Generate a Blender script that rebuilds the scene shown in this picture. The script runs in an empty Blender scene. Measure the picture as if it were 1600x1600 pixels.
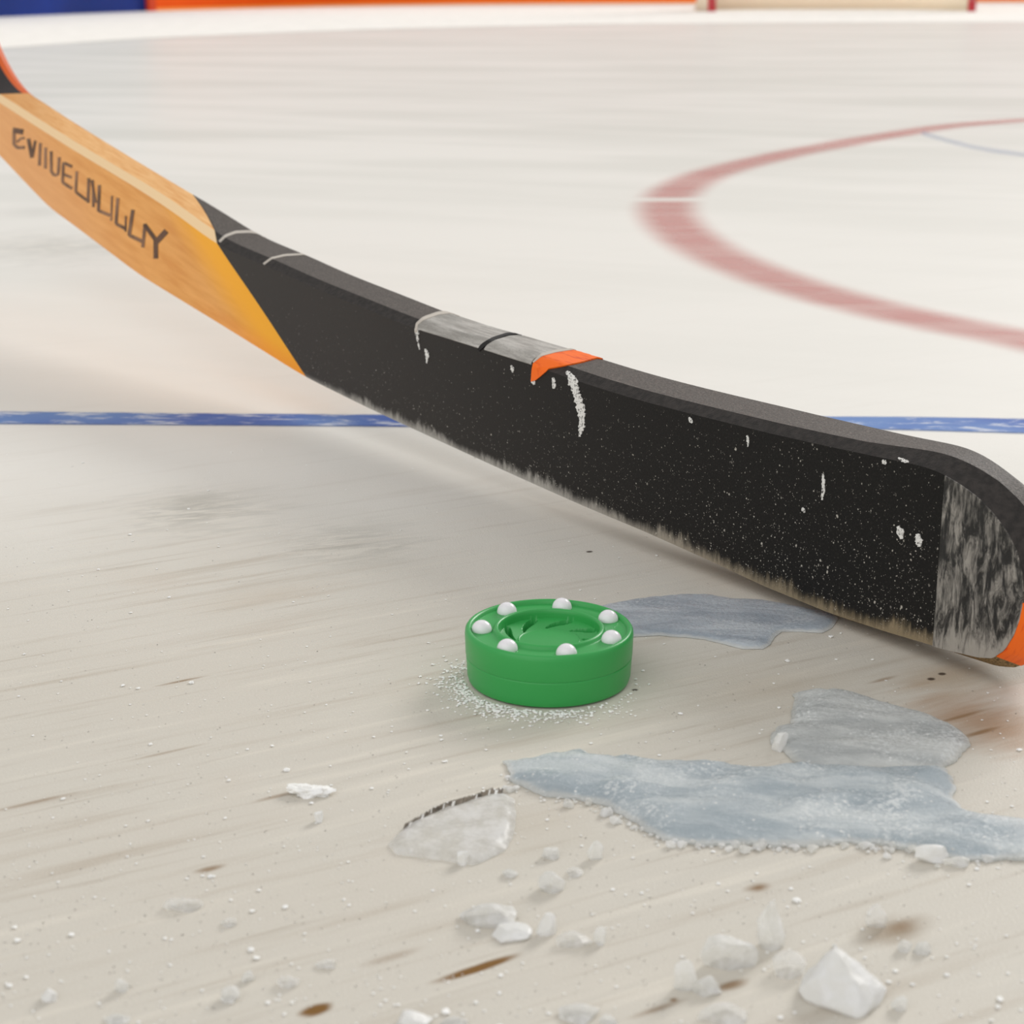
import bpy, bmesh, math, random
import numpy as np
from mathutils import Vector, noise as mn
from mathutils.bvhtree import BVHTree
from mathutils.geometry import delaunay_2d_cdt

rnd = random.Random(7)
C = bpy.context.scene.collection

# ------------------------------------------------------------------ camera numbers
FPX, YH, H = 2800.0, -46.0, 0.306
PITCH = math.atan((800 - YH) / FPX)
FW = np.array([0, math.cos(PITCH), -math.sin(PITCH)])
UP = np.array([0, math.sin(PITCH), math.cos(PITCH)])
EYE = np.array([0, 0, H])


def ray(x, y):
    return FW + (x - 800) / FPX * np.array([1.0, 0, 0]) + (800 - y) / FPX * UP


def gnd(x, y, z=0.0):
    r = ray(x, y)
    return EYE + r * ((z - H) / r[2])


def proj(P):
    d = np.asarray(P) - EYE
    w = d @ FW
    return 800 + FPX * d[0] / w, 800 - FPX * (d @ UP) / w


# ------------------------------------------------------------------ helpers
def lin(r, g, b):
    f = lambda c: c / 12.92 if c <= 0.04045 else ((c + 0.055) / 1.055) ** 2.4
    return (f(r / 255), f(g / 255), f(b / 255), 1.0)


class NT:
    """small wrapper to write node trees briefly"""
    def __init__(self, name, **kw):
        self.m = bpy.data.materials.new(name)
        self.m.use_nodes = True
        self.t = self.m.node_tree
        self.b = self.t.nodes['Principled BSDF']
        self.out = self.t.nodes['Material Output']
        self.set(**kw)

    def set(self, **kw):
        names = dict(col='Base Color', rough='Roughness', metal='Metallic', spec='Specular IOR Level', trans='Transmission Weight',
                     ior='IOR', alpha='Alpha', normal='Normal', sss='Subsurface Weight', coat='Coat Weight', coatr='Coat Roughness')
        for k, v in kw.items():
            self.link(v, self.b.inputs[names[k]])

    def link(self, v, sock):
        if isinstance(v, bpy.types.NodeSocket):
            self.t.links.new(v, sock)
        else:
            sock.default_value = v

    def node(self, typ, ins=None, out=0, **props):
        n = self.t.nodes.new(typ)
        for k, v in props.items():
            setattr(n, k, v)
        for k, v in (ins or {}).items():
            self.link(v, n.inputs[k])
        return n.outputs[out]

    def math(self, op, a, b=0.0, c=0.0, clamp=False):
        return self.node('ShaderNodeMath', {0: a, 1: b, 2: c}, operation=op, use_clamp=clamp)

    def obj(self):
        return self.node('ShaderNodeTexCoord', out=3)

    def uv(self):
        return self.node('ShaderNodeTexCoord', out=2)

    def xyz(self, v):
        n = self.t.nodes.new('ShaderNodeSeparateXYZ')
        self.link(v, n.inputs[0])
        return n.outputs

    def vmul(self, v, s):
        return self.node('ShaderNodeVectorMath', {0: v, 1: s}, operation='MULTIPLY')

    def rot(self, v, a, c=(0, 0, 0)):
        return self.node('ShaderNodeVectorRotate', {'Vector': v, 'Angle': a, 'Center': c}, rotation_type='Z_AXIS')

    def noise(self, v, scale, detail=3.0, rough=0.55, dist=0.0, col=False):
        return self.node('ShaderNodeTexNoise', {'Vector': v, 'Scale': scale, 'Detail': detail, 'Roughness': rough, 'Distortion': dist}, out=1 if col else 0)

    def voro(self, v, scale, rand=1.0):
        return self.node('ShaderNodeTexVoronoi', {'Vector': v, 'Scale': scale, 'Randomness': rand}, out=0)

    def rng(self, v, a, b, c=0.0, d=1.0, smooth=True):
        return self.node('ShaderNodeMapRange', {0: v, 1: a, 2: b, 3: c, 4: d}, interpolation_type='SMOOTHSTEP' if smooth else 'LINEAR')

    def mix(self, f, a, b):
        n = self.t.nodes.new('ShaderNodeMix')
        n.data_type = 'RGBA'
        self.link(f, n.inputs[0]); self.link(a, n.inputs[6]); self.link(b, n.inputs[7])
        return n.outputs[2]

    def bump(self, h, strength=0.3, dist=0.001, n=None):
        ins = {'Height': h, 'Strength': strength, 'Distance': dist}
        if n is not None:
            ins['Normal'] = n
        return self.node('ShaderNodeBump', ins)


def link_mesh(name, verts, faces, mats, parent=None, mi=None, uvs=None, smooth=True, sharp=30):
    me = bpy.data.meshes.new(name)
    me.from_pydata([tuple(map(float, v)) for v in verts], [], [tuple(f) for f in faces])
    for m in (mats if isinstance(mats, (list, tuple)) else [mats]):
        me.materials.append(m)
    if mi is not None:
        me.polygons.foreach_set('material_index', mi)
    if uvs is not None:
        lay = me.uv_layers.new(name='UVMap')
        li = np.empty(len(me.loops), int)
        me.loops.foreach_get('vertex_index', li)
        lay.data.foreach_set('uv', np.asarray(uvs, float)[li].ravel())
    me.polygons.foreach_set('use_smooth', [smooth] * len(me.polygons))
    me.update()
    if smooth and sharp:
        me.set_sharp_from_angle(angle=math.radians(sharp))
    o = bpy.data.objects.new(name, me)
    C.objects.link(o)
    if parent is not None:
        o.parent = parent
        o.matrix_parent_inverse = parent.matrix_world.inverted()
    return o


def tag(o, label=None, cat=None, group=None, kind=None):
    for k, v in (('label', label), ('category', cat), ('group', group), ('kind', kind)):
        if v:
            o[k] = v
    return o


def empty(name, loc, label=None, cat=None, group=None, kind=None):
    o = bpy.data.objects.new(name, None)
    C.objects.link(o)
    o.location = loc
    o.matrix_world.translation = Vector(loc)
    o.empty_display_size = 0.02
    return tag(o, label, cat, group, kind)


def fix_normals(o):
    bm = bmesh.new(); bm.from_mesh(o.data)
    bmesh.ops.recalc_face_normals(bm, faces=bm.faces)
    bm.to_mesh(o.data); bm.free()
    return o


def bisect(g, lo, hi):
    for _ in range(50):
        m = (lo + hi) / 2
        if g(m) > 0: hi = m
        else: lo = m
    return (lo + hi) / 2


# ------------------------------------------------------------------ materials
def ice_floor_material():
    n = NT('rink_ice')
    co = n.obj()
    X, Y, Z = n.xyz(co)
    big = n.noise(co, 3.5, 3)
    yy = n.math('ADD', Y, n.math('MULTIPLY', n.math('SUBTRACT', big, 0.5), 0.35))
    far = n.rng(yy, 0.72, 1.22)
    ro = n.rot(co, math.radians(-29))
    st = n.noise(n.vmul(ro, (5, 75, 1)), 1.0, 4, 0.6)
    st2 = n.noise(n.vmul(ro, (9, 190, 1)), 1.0, 3, 0.6)
    patch = n.noise(co, 9, 2)
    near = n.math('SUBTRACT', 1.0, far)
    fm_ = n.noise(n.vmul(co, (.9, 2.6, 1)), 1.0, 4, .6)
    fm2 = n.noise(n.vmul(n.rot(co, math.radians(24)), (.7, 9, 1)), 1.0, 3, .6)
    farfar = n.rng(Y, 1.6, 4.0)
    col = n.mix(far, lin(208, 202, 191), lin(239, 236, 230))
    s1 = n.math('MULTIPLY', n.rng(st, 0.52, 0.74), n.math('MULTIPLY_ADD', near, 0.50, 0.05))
    s1 = n.math('MULTIPLY', s1, n.rng(patch, 0.3, 0.65, 0.35, 1.0))
    col = n.mix(s1, col, lin(168, 152, 132))
    s2 = n.math('MULTIPLY', n.rng(st2, 0.56, 0.76), n.math('MULTIPLY', near, 0.40))
    col = n.mix(s2, col, lin(160, 146, 128))
    l1 = n.math('MULTIPLY', n.rng(st, 0.46, 0.28), n.math('MULTIPLY', near, 0.5))
    col = n.mix(l1, col, lin(228, 221, 208))
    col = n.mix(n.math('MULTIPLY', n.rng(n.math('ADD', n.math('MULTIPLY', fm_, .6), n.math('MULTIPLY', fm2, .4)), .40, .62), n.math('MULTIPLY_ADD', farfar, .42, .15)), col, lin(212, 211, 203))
    # pink-brown warmth in blotches
    wb = n.noise(co, 6.3, 2)
    col = n.mix(n.math('MULTIPLY', n.rng(wb, 0.55, 0.8), n.math('MULTIPLY', near, 0.3)), col, lin(205, 180, 158))
    # frost grains
    fr = n.noise(co, 900, 2, 0.7)
    col = n.mix(n.rng(fr, 0.60, 0.80, 0, 0.45), col, lin(246, 243, 236))
    dk = n.noise(n.vmul(co, (1, 1, 1)), 420, 3, 0.7)
    col = n.mix(n.rng(dk, 0.60, 0.85, 0, 0.14), col, lin(170, 158, 142))
    # scuffs, stains and painted-in stick shadow (x, y, size x, size y, strength, colour)
    def blot(col, px, py, wx, wy, ang, colr, k, grain=60.0, lo=0.0):
        g = gnd(px, py)
        q = n.rot(n.node('ShaderNodeVectorMath', {0: co, 1: tuple(-g)}, operation='ADD'), -ang)
        q = n.vmul(q, (1 / wx, 1 / wy, 0))
        d = n.node('ShaderNodeVectorMath', {0: q}, out=1, operation='LENGTH')
        w = n.noise(n.vmul(ro, (8, 40, 1)), grain / 30, 3, 0.65)
        d = n.math('ADD', d, n.math('MULTIPLY', n.math('SUBTRACT', w, 0.5), 1.1))
        return n.mix(n.rng(d, 1.0, lo, 0, k), col, colr)
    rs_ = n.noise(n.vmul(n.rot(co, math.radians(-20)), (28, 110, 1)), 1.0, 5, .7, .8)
    scuff_shade = n.mix(n.rng(rs_, .42, .62), lin(150, 148, 138), lin(226, 220, 208))
    col = blot(col, 310, 800, .075, .075, .3, scuff_shade, .5, 60, -.3)
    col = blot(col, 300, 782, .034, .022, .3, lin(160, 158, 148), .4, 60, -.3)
    col = blot(col, 540, 850, .07, .07, .3, scuff_shade, .4, 60, -.3)
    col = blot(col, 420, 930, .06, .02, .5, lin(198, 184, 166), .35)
    col = blot(col, 90, 385, .20, .22, .3, scuff_shade, .5, 60, -.4)  # grey of the shaft's shadow, painted on the ice
    col = blot(col, 60, 330, .08, .10, .3, lin(190, 187, 180), .4, 60, -.4)  # same painted shaft shadow, close under the shaft
    col = blot(col, 1540, 1130, .035, .06, .5, lin(160, 120, 84), .7)  # brown streaks with the toe's shadow painted in
    col = blot(col, 1480, 1060, .04, .03, .5, lin(180, 158, 132), .6)  # painted toe shadow, nearer the blade
    col = blot(col, 1400, 1455, .02, .012, .5, lin(150, 132, 110), .8)
    col = blot(col, 800, 1300, .05, .03, .5, lin(186, 176, 160), .3)
    col = blot(col, 1180, 1080, .09, .05, .5, lin(186, 174, 156), .45, 60, -.3)
    brown = lin(126, 90, 42)
    for (px, py, L, W, k) in ((752, 1512, .017, .0024, 1.5), (493, 1578, .0065, .0036, 1.6), (328, 1358, .0065, .0026, .7), (285, 1064, .014, .0016, .75),
                              (1186, 1387, .007, .0038, .9), (1408, 1448, .008, .0045, .5), (1140, 1540, .007, .0028, .8), (1030, 1575, .012, .0022, .6),
                              (1052, 1562, .0025, .002, 1.0), (612, 1495, .013, .003, .35), (60, 1252, .02, .0018, .5), (250, 1178, .02, .0015, .4),
                              (1530, 1145, .012, .002, .7), (1500, 1120, .02, .002, .6), (1380, 1062, .01, .002, .5), (430, 1245, .01, .002, .5)):
        col = blot(col, px, py, L * 1.15, W * 1.15, math.radians(31), brown, min(k, 1.0), 90, 0.1 if k < 1.2 else 0.45)
    for (px, py) in ((921, 862), (992, 1078), (1455, 1061), (1472, 1053)):
        col = blot(col, px, py, .0022, .0018, .5, lin(60, 45, 35), .9, 10, 0.4)
    h = n.math('ADD', n.math('MULTIPLY', fr, 0.5), n.math('MULTIPLY', st2, 0.6))
    nb = n.bump(h, n.rng(Y, 0.6, 2.4, 0.45, 0.05), 0.0012)
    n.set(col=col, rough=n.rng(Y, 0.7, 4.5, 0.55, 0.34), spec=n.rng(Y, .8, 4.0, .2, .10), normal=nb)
    return n.m


def simple(name, rgb, rough=0.5, spec=0.4, bump=0.0, bscale=200, var=0.0, **kw):
    n = NT(name, rough=rough, spec=spec, **kw)
    co = n.obj()
    col = lin(*rgb)
    if var:
        f = n.noise(co, bscale * .3, 3)
        col = n.mix(n.rng(f, .3, .7), lin(*[c * (1 - var) for c in rgb]), lin(*[min(255, c * (1 + var)) for c in rgb]))
    n.set(col=col)
    if bump:
        n.set(normal=n.bump(n.noise(co, bscale, 4, 0.6), bump, 0.001))
    return n.m


def blade_face_material():
    """u = distance along the stick (m, 0 at toe), v = 0 bottom .. 1 top"""
    n = NT('blade_black', rough=0.62, spec=0.25)
    co = n.obj()
    u, v, _ = n.xyz(n.uv())
    uvv = n.node('ShaderNodeCombineXYZ', {0: u, 1: n.math('MULTIPLY', v, 0.07), 2: 0.0})
    far = n.rng(u, 0.18, 0.62)
    col = n.mix(far, lin(20, 18, 17), lin(58, 54, 51))
    weave = n.noise(n.vmul(uvv, (1, 1, 1)), 900, 2)
    col = n.mix(n.rng(weave, .45, .75, 0, .35), col, lin(48, 44, 41))
    # white ice specks
    for sc, th, dens in ((420, .20, .56), (210, .17, .60), (900, .22, .52)):
        vd = n.voro(n.node('ShaderNodeVectorMath', {0: uvv, 1: n.vmul(n.noise(uvv, 300, 2, col=True), (.002, .002, 0))}, operation='ADD'), sc)
        sel = n.noise(uvv, sc * .37, 1)
        low = n.rng(v, 0.0, 1.0, 0.07, -0.04)
        nearfac = n.rng(u, .5, .05, -.08, .05)
        selm = n.rng(n.math('ADD', n.math('ADD', sel, low), nearfac), dens, dens + .09)
        col = n.mix(n.math('MULTIPLY', n.rng(vd, th, th * .45), n.math('MULTIPLY', selm, .85)), col, lin(196, 190, 180))
    # frost fringe climbing from the bottom edge
    fr = n.noise(n.vmul(uvv, (260, 60, 1)), 1.0, 5, .75)
    fr2 = n.noise(n.vmul(uvv, (25, 25, 1)), 1.0, 2, .5)
    hgt = n.math('MULTIPLY', n.math('POWER', fr, 2.2), n.rng(fr2, .3, .7, .10, .34))
    hgt = n.math('MULTIPLY', hgt, n.rng(u, .66, .5, 0.0, 1.0))
    fringe = n.rng(n.math('SUBTRACT', hgt, v), -.05, .06)
    col = n.mix(n.math('MULTIPLY', fringe, .92), col, n.mix(n.rng(u, .1, .35), lin(146, 130, 104), lin(172, 168, 161)))
    n.set(col=col, normal=n.bump(n.noise(co, 1300, 3), .35, .0006))
    return n.m


def blade_rim_material():
    n = NT('blade_rim_skylit', rough=0.62, spec=0.3)
    co = n.obj()
    g = n.noise(co, 900, 3, .7)
    col = n.mix(n.rng(g, .40, .8, 0, .6), lin(72, 66, 62), lin(146, 136, 128))  # scratched black rim, sky light on its top put into the grey
    s = n.noise(n.vmul(n.rot(co, math.radians(56)), (30, 300, 30)), 1.0, 4, .7)
    col = n.mix(n.rng(s, .6, .8, 0, .5), col, lin(135, 126, 118))
    n.set(col=col, normal=n.bump(g, .5, .0006))
    return n.m


def blade_bottom_material():
    n = NT('blade_worn_edge', rough=0.8, spec=0.15)
    co = n.obj()
    u, v, _ = n.xyz(n.uv())
    g = n.noise(co, 700, 4, .75)
    a = n.mix(n.rng(u, .1, .42), lin(168, 140, 98), lin(176, 170, 160))
    n.set(col=n.mix(n.rng(g, .40, .66), a, lin(82, 70, 54)), normal=n.bump(g, .6, .001))
    return n.m


def toe_scuff_material():
    n = NT('toe_scuffed_rubber', rough=0.45, spec=0.45)
    co = n.obj()
    u, v, _ = n.xyz(n.uv())
    q = n.vmul(n.node('ShaderNodeCombineXYZ', {0: u, 1: n.math('MULTIPLY', v, 0.05), 2: 0.0}), (230, 85, 1))
    a = n.noise(q, 1.0, 6, .68, .8)
    b = n.noise(n.vmul(q, (3, 2.2, 1)), 1.0, 4, .7)
    edge = n.math('ADD', n.rng(u, .052, .046, .14, 0.0), n.rng(v, .2, .0, 0, .16))
    f = n.math('ADD', n.math('ADD', n.math('MULTIPLY', a, .75), n.math('MULTIPLY', b, .3)), edge)
    col = n.mix(n.rng(f, .45, .70), lin(34, 32, 31), lin(166, 160, 152))
    n.set(col=col, normal=n.bump(a, .8, .0015))
    return n.m


def wood_face_material():
    """painted wooden face, warm tan turning yellow next to the black blade"""
    n = NT('varnished_wood_face', rough=0.42, spec=0.35)
    u, v, _ = n.xyz(n.uv())      # u = metres from the black joint
    q = n.node('ShaderNodeCombineXYZ', {0: u, 1: n.math('MULTIPLY', v, 0.06), 2: 0.0})
    g = n.noise(n.vmul(q, (14, 160, 1)), 1.0, 4, .6)
    col = n.mix(n.rng(g, .3, .7), lin(224, 148, 58), lin(240, 172, 88))
    col = n.mix(n.rng(u, .22, .50, 0, .6), col, lin(232, 166, 104))
    yb = n.math('ADD', u, n.math('MULTIPLY', n.math('SUBTRACT', n.noise(q, 60, 3), .5), .02))
    col = n.mix(n.rng(yb, .12, .02, 0, 1), col, lin(255, 176, 0))
    col = n.mix(n.math('MULTIPLY', n.rng(v, .25, .0, 0, .55), n.rng(u, .2, .0)), col, lin(255, 140, 0))
    n.set(col=col)
    return n.m


def wood_top_material():
    n = NT('bare_wood_grain', rough=0.55, spec=0.3)
    u, v, _ = n.xyz(n.uv())
    q = n.node('ShaderNodeCombineXYZ', {0: u, 1: n.math('MULTIPLY', v, 0.06), 2: 0.0})
    g = n.noise(n.vmul(q, (26, 420, 1)), 1.0, 5, .65, .6)
    col = n.mix(n.rng(g, .35, .65), lin(222, 154, 82), lin(246, 198, 136))
    g2 = n.noise(n.vmul(q, (70, 260, 1)), 1.0, 4, .7)
    col = n.mix(n.rng(g2, .60, .75, 0, .6), col, lin(178, 112, 48))
    col = n.mix(n.rng(g2, .36, .25, 0, .6), col, lin(250, 218, 170))
    col = n.mix(n.rng(u, .25, .45, 0, .55), col, lin(200, 132, 56))
    n.set(col=col, normal=n.bump(g, .3, .0006))
    return n.m


def chalk_material():
    n = NT('chalky_white_paint', rough=0.8, spec=0.2)
    co = n.obj()
    g = n.noise(co, 800, 3, .7)
    n.set(col=n.mix(n.rng(g, .52, .62), lin(232, 230, 226), lin(60, 56, 54)))
    return n.m


def grey_tape_material():
    n = NT('worn_grey_tape', rough=0.5, spec=0.4)
    co = n.obj()
    g = n.noise(co, 1100, 3, .7)
    s = n.noise(n.vmul(n.rot(co, math.radians(-35)), (220, 30, 30)), 1.0, 4, .6)
    col = n.mix(n.rng(s, .35, .68), lin(150, 146, 140), lin(196, 192, 186))
    col = n.mix(n.rng(g, .5, .7, 0, .5), col, lin(96, 92, 88))
    n.set(col=col, normal=n.bump(g, .5, .0005))
    return n.m


def orange_tape_material():
    n = NT('orange_tape', rough=0.5, spec=0.35)
    co = n.obj()
    g = n.noise(n.vmul(n.rot(co, math.radians(-35)), (400, 60, 60)), 1.0, 4, .6)
    n.set(col=n.mix(n.rng(g, .5, .72), lin(255, 112, 10), lin(214, 62, 4)))
    return n.m


def slush_material(name, deep, pale, frost):
    """blue-grey translucent ice; u of the UV map is the distance from the outline (0 .. 1)"""
    n = NT(name, rough=0.28, spec=0.5, ior=1.31)
    co = n.obj()
    u, v, _ = n.xyz(n.uv())
    ro = n.rot(co, math.radians(12))
    a = n.noise(n.vmul(ro, (16, 55, 20)), 1.0, 5, .62, .6)
    col = n.mix(n.rng(a, .34, .66), deep, pale)
    b = n.noise(co, 480, 4, .75)
    c = n.noise(co, 38, 3, .6)
    fm = n.rng(n.math('ADD', n.math('MULTIPLY', b, .7), n.math('MULTIPLY', c, .45)), .60, .74, 0, frost)
    col = n.mix(fm, col, lin(232, 235, 235))
    vd = n.voro(co, 330)
    sp_ = n.math('MULTIPLY', n.rng(vd, .26, .14), n.rng(n.math('ADD', n.noise(co, 130, 2), n.math('MULTIPLY', c, .5)), .76, .86))
    col = n.mix(n.math('MULTIPLY', sp_, min(1, frost + .1)), col, lin(250, 251, 250))
    rim = n.math('ADD', u, n.math('MULTIPLY', n.math('SUBTRACT', b, .5), .25))
    col = n.mix(n.rng(rim, .22, .02, 0, .75), col, lin(232, 232, 228))
    n.set(col=col, rough=n.rng(b, .3, .7, .15, .5), normal=n.bump(n.math('ADD', n.math('MULTIPLY', b, .5), a), .5, .003))
    icy(n, col, n.math('MULTIPLY', n.math('SUBTRACT', 1.0, fm), n.rng(a, .3, .7, .3, .12)), .12)
    return n.m


def icy(n, col, clear, glow=.5):
    """let light pass through the ice: part diffuse, part translucent, part see-through"""
    tr = n.t.nodes.new('ShaderNodeBsdfTranslucent')
    n.link(col, tr.inputs[0])
    m1 = n.t.nodes.new('ShaderNodeMixShader')
    m1.inputs[0].default_value = glow
    n.t.links.new(n.b.outputs[0], m1.inputs[1]); n.t.links.new(tr.outputs[0], m1.inputs[2])
    tp = n.t.nodes.new('ShaderNodeBsdfTransparent')
    m2 = n.t.nodes.new('ShaderNodeMixShader')
    n.link(clear, m2.inputs[0])
    n.t.links.new(m1.outputs[0], m2.inputs[1]); n.t.links.new(tp.outputs[0], m2.inputs[2])
    n.t.links.new(m2.outputs[0], n.out.inputs[0])


def chunk_material(name, rgb, clear, rough, bump=.5, glow=.5):
    n = NT(name, rough=rough, spec=0.5, ior=1.31)
    co = n.obj()
    a = n.noise(co, 110, 4, .65)
    b = n.noise(co, 600, 3, .7)
    col = n.mix(n.rng(a, .35, .7), lin(*rgb), lin(*[min(252, c + 18) for c in rgb]))
    n.set(col=col, normal=n.bump(n.math('ADD', a, n.math('MULTIPLY', b, .3)), bump, .002))
    icy(n, col, n.math('MULTIPLY', n.rng(a, .3, .7, 1.15, .6), clear), glow)
    return n.m


def line_material():
    n = NT('blue_line_paint', rough=0.5, spec=0.2)
    co = n.obj()
    X, Y, Z = n.xyz(co)
    a = n.noise(n.vmul(co, (22, 60, 1)), 1.0, 5, .7, .4)
    b = n.noise(co, 7, 2)
    col = n.mix(n.rng(b, .35, .65), lin(54, 92, 176), lin(104, 138, 196))
    col = n.mix(n.rng(a, .50, .66, 0, .9), col, lin(218, 222, 230))
    u, v, _ = n.xyz(n.uv())
    al = n.math('MULTIPLY', n.rng(n.math('ADD', v, n.math('MULTIPLY', n.math('SUBTRACT', a, .5), .12)), 0.0, .18), n.rng(n.math('ADD', v, n.math('MULTIPLY', n.math('SUBTRACT', a, .5), .12)), 1.0, .82))
    n.set(col=col, alpha=al)
    return n.m


def ring_material(name, rgb, k, blue=False):
    n = NT(name, rough=0.5, spec=0.2, col=lin(*rgb))
    u, v, _ = n.xyz(n.uv())
    co = n.obj()
    a = n.noise(n.vmul(co, (6, 20, 1)), 1.0, 4, .6)
    al = n.math('MULTIPLY', n.rng(v, 0.0, .42), n.rng(v, 1.0, .58))
    al = n.math('MULTIPLY', al, n.rng(a, .25, .7, k, k * .72))
    X, Y, Z = n.xyz(co)
    g = gnd(1040, 312)
    if not blue:   # the worn gap across the line
        gap = n.rng(n.math('ABSOLUTE', n.math('SUBTRACT', Y, float(g[1]))), .012, .03, .1, 1)
        side = n.rng(X, .30, .36)
        al = n.math('MULTIPLY', al, n.math('MAXIMUM', gap, side))
    n.set(alpha=al)
    return n.m


M = {}
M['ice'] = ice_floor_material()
M['border'] = simple('frosted_ice', (250, 246, 240), .8, .1, .3, 30, .02)
M['blade'] = blade_face_material()
M['rim'] = blade_rim_material()
M['bevel'] = simple('dark_blade_bevel', (46, 42, 40), .6, .3, .5, 900, .2)
M['edge'] = blade_bottom_material()
M['toe'] = toe_scuff_material()
M['wood'] = wood_face_material()
M['woodtop'] = wood_top_material()
M['woodcham'] = simple('pale_wood_bevel', (250, 216, 168), .5, .3)
M['woodlow'] = simple('tan_wood_edge', (206, 152, 92), .5, .3, .2, 300, .05)
M['chalk'] = chalk_material()
M['greytape'] = grey_tape_material()
M['orange'] = orange_tape_material()
M['hairline'] = simple('pale_hairline', (196, 188, 178), .6, .3)
M['seam'] = simple('black_tape_seam', (24, 22, 21), .6, .3)
M['ink'] = simple('faded_dark_ink', (122, 92, 72), .6, .2, 0, 160, .22)
M['inkdark'] = simple('dark_ink', (92, 68, 54), .6, .2, 0, 160, .2)
M['grip'] = simple('black_grip', (34, 30, 30), .6, .3, .3, 500)
M['griporange'] = simple('orange_grip_edge', (214, 92, 22), .5, .3)
M['green'] = simple('green_plastic', (54, 162, 80), .36, .45, .03, 700)
M['ball'] = simple('white_nylon', (238, 236, 240), .22, .5)
M['shard'] = slush_material('blue_grey_ice', lin(182, 195, 204), lin(222, 228, 230), .8)
M['shardgrey'] = slush_material('grey_ice', lin(200, 204, 205), lin(228, 230, 228), .85)
M['puddle'] = slush_material('blue_grey_meltwater', lin(178, 190, 204), lin(216, 224, 232), .4)
M['chunkwhite'] = chunk_material('white_ice', (246, 245, 241), .03, .3, .5, .18)
M['chunkpale'] = chunk_material('pale_ice', (240, 239, 234), .34, .3, .5, .3)
M['chunkclear'] = chunk_material('clear_ice', (240, 239, 235), .62, .2, .35, .3)
M['snow'] = chunk_material('snow', (248, 247, 243), 0, .8, .8, 0.0)
M['refraction'] = simple('dark_refraction_edge', (112, 104, 94), .35, .5, .8, 500, .35)
M['blueboard'] = simple('blue_board_plastic', (6, 52, 138), .5, .15, 0, 4, .1)
M['orangeboard'] = simple('orange_board_plastic', (255, 98, 2), .5, .15, 0, 4, .03)
M['orangepost'] = simple('deep_orange_plastic', (222, 66, 8), .4, .4)
M['kick'] = simple('amber_kick_plate', (255, 170, 70), .45, .4)
M['caprail'] = simple('white_cap_rail', (236, 234, 228), .4, .4)
M['red'] = simple('red_goal_paint', (190, 14, 40), .35, .5)
_n = NT('cream_net_canvas', col=lin(252, 246, 234), rough=.85, spec=.1)
icy(_n, lin(252, 246, 234), 0.0, .6)
M['net'] = _n.m
M['line'] = line_material()
M['ring'] = ring_material('faded_red_paint', (208, 126, 120), .55)
M['crease'] = ring_material('faded_blue_paint', (140, 160, 200), .30, True)

# ------------------------------------------------------------------ ice, lines, border
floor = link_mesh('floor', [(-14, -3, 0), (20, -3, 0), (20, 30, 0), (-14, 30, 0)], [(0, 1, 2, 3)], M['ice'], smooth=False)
tag(floor, 'pale streaked ice surface of the rink', kind='structure')


def strip(name, A, B, z, mat, parent, lift=0.0):
    V, Fc, U = [], [], []
    acc = 0
    for i, (a, b) in enumerate(zip(A, B)):
        if i:
            acc += float(np.hypot(*(np.array(a[:2]) - np.array(A[i - 1][:2]))))
        V += [(a[0], a[1], z), (b[0], b[1], z)]
        U += [(acc, 0), (acc, 1)]
        if i:
            k = 2 * i
            Fc.append((k - 2, k, k + 1, k - 1))
    o = link_mesh(name, V, Fc, mat, parent, uvs=U, smooth=False)
    return o


xs = np.linspace(-500, 2300, 60)
up_ = np.interp(xs, [-500, 0, 600, 1400, 1600, 2300], [637, 642, 647, 650, 653, 661])
lo_ = np.interp(xs, [-500, 0, 600, 1400, 1600, 2300], [660, 665, 669, 674, 680, 693])
bl = strip('painted_blue_line', [gnd(x, y) for x, y in zip(xs, lo_)], [gnd(x, y) for x, y in zip(xs, up_)], .0004, M['line'], floor)
tag(bl, 'thin scuffed blue line painted across the ice')

ringpx = [(1600, 188), (1500, 195), (1400, 210), (1300, 228), (1200, 248), (1100, 275), (1058, 297), (1040, 322), (1052, 350), (1100, 388), (1180, 425), (1300, 465), (1400, 490), (1500, 512), (1600, 530)]
RP = np.array([gnd(*q)[:2] for q in ringpx])
ks = H / .288
rc = np.array([1.88, 2.195]) * ks
ang = np.unwrap(np.arctan2(RP[:, 1] - rc[1], RP[:, 0] - rc[0]))
rad = np.hypot(*(RP - rc).T)
order = np.argsort(ang)
aa, rr = ang[order], rad[order]
sm = np.linspace(aa[0], aa[-1], 90)
rs = np.interp(sm, aa, rr)
for _ in range(6):
    rs[1:-1] = (rs[:-2] + rs[1:-1] * 2 + rs[2:]) / 4
extra = np.linspace(aa[-1], aa[0] + 2 * math.pi, 50)[1:-1]
sm = np.r_[sm, extra, aa[0] + 2 * math.pi]
rs = np.r_[rs, np.linspace(rs[-1], rs[0], 50)[1:-1], rs[0]]
hw = .058
ring = strip('painted_red_circle', [rc + (r + hw) * np.array([math.cos(a), math.sin(a)]) for a, r in zip(sm, rs)],
             [rc + (r - hw) * np.array([math.cos(a), math.sin(a)]) for a, r in zip(sm, rs)], .0004, M['ring'], floor)
tag(ring, 'faded red faceoff circle painted on the ice')
cp = [(1440, 208), (1480, 220), (1520, 230), (1560, 237), (1600, 242), (1700, 252), (1900, 268)]
cr = strip('painted_crease_line', [gnd(x, y + 5) for x, y in cp], [gnd(x, y - 5) for x, y in cp], .0006, M['crease'], floor)
tag(cr, 'faint blue curved line inside the red circle')

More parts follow.
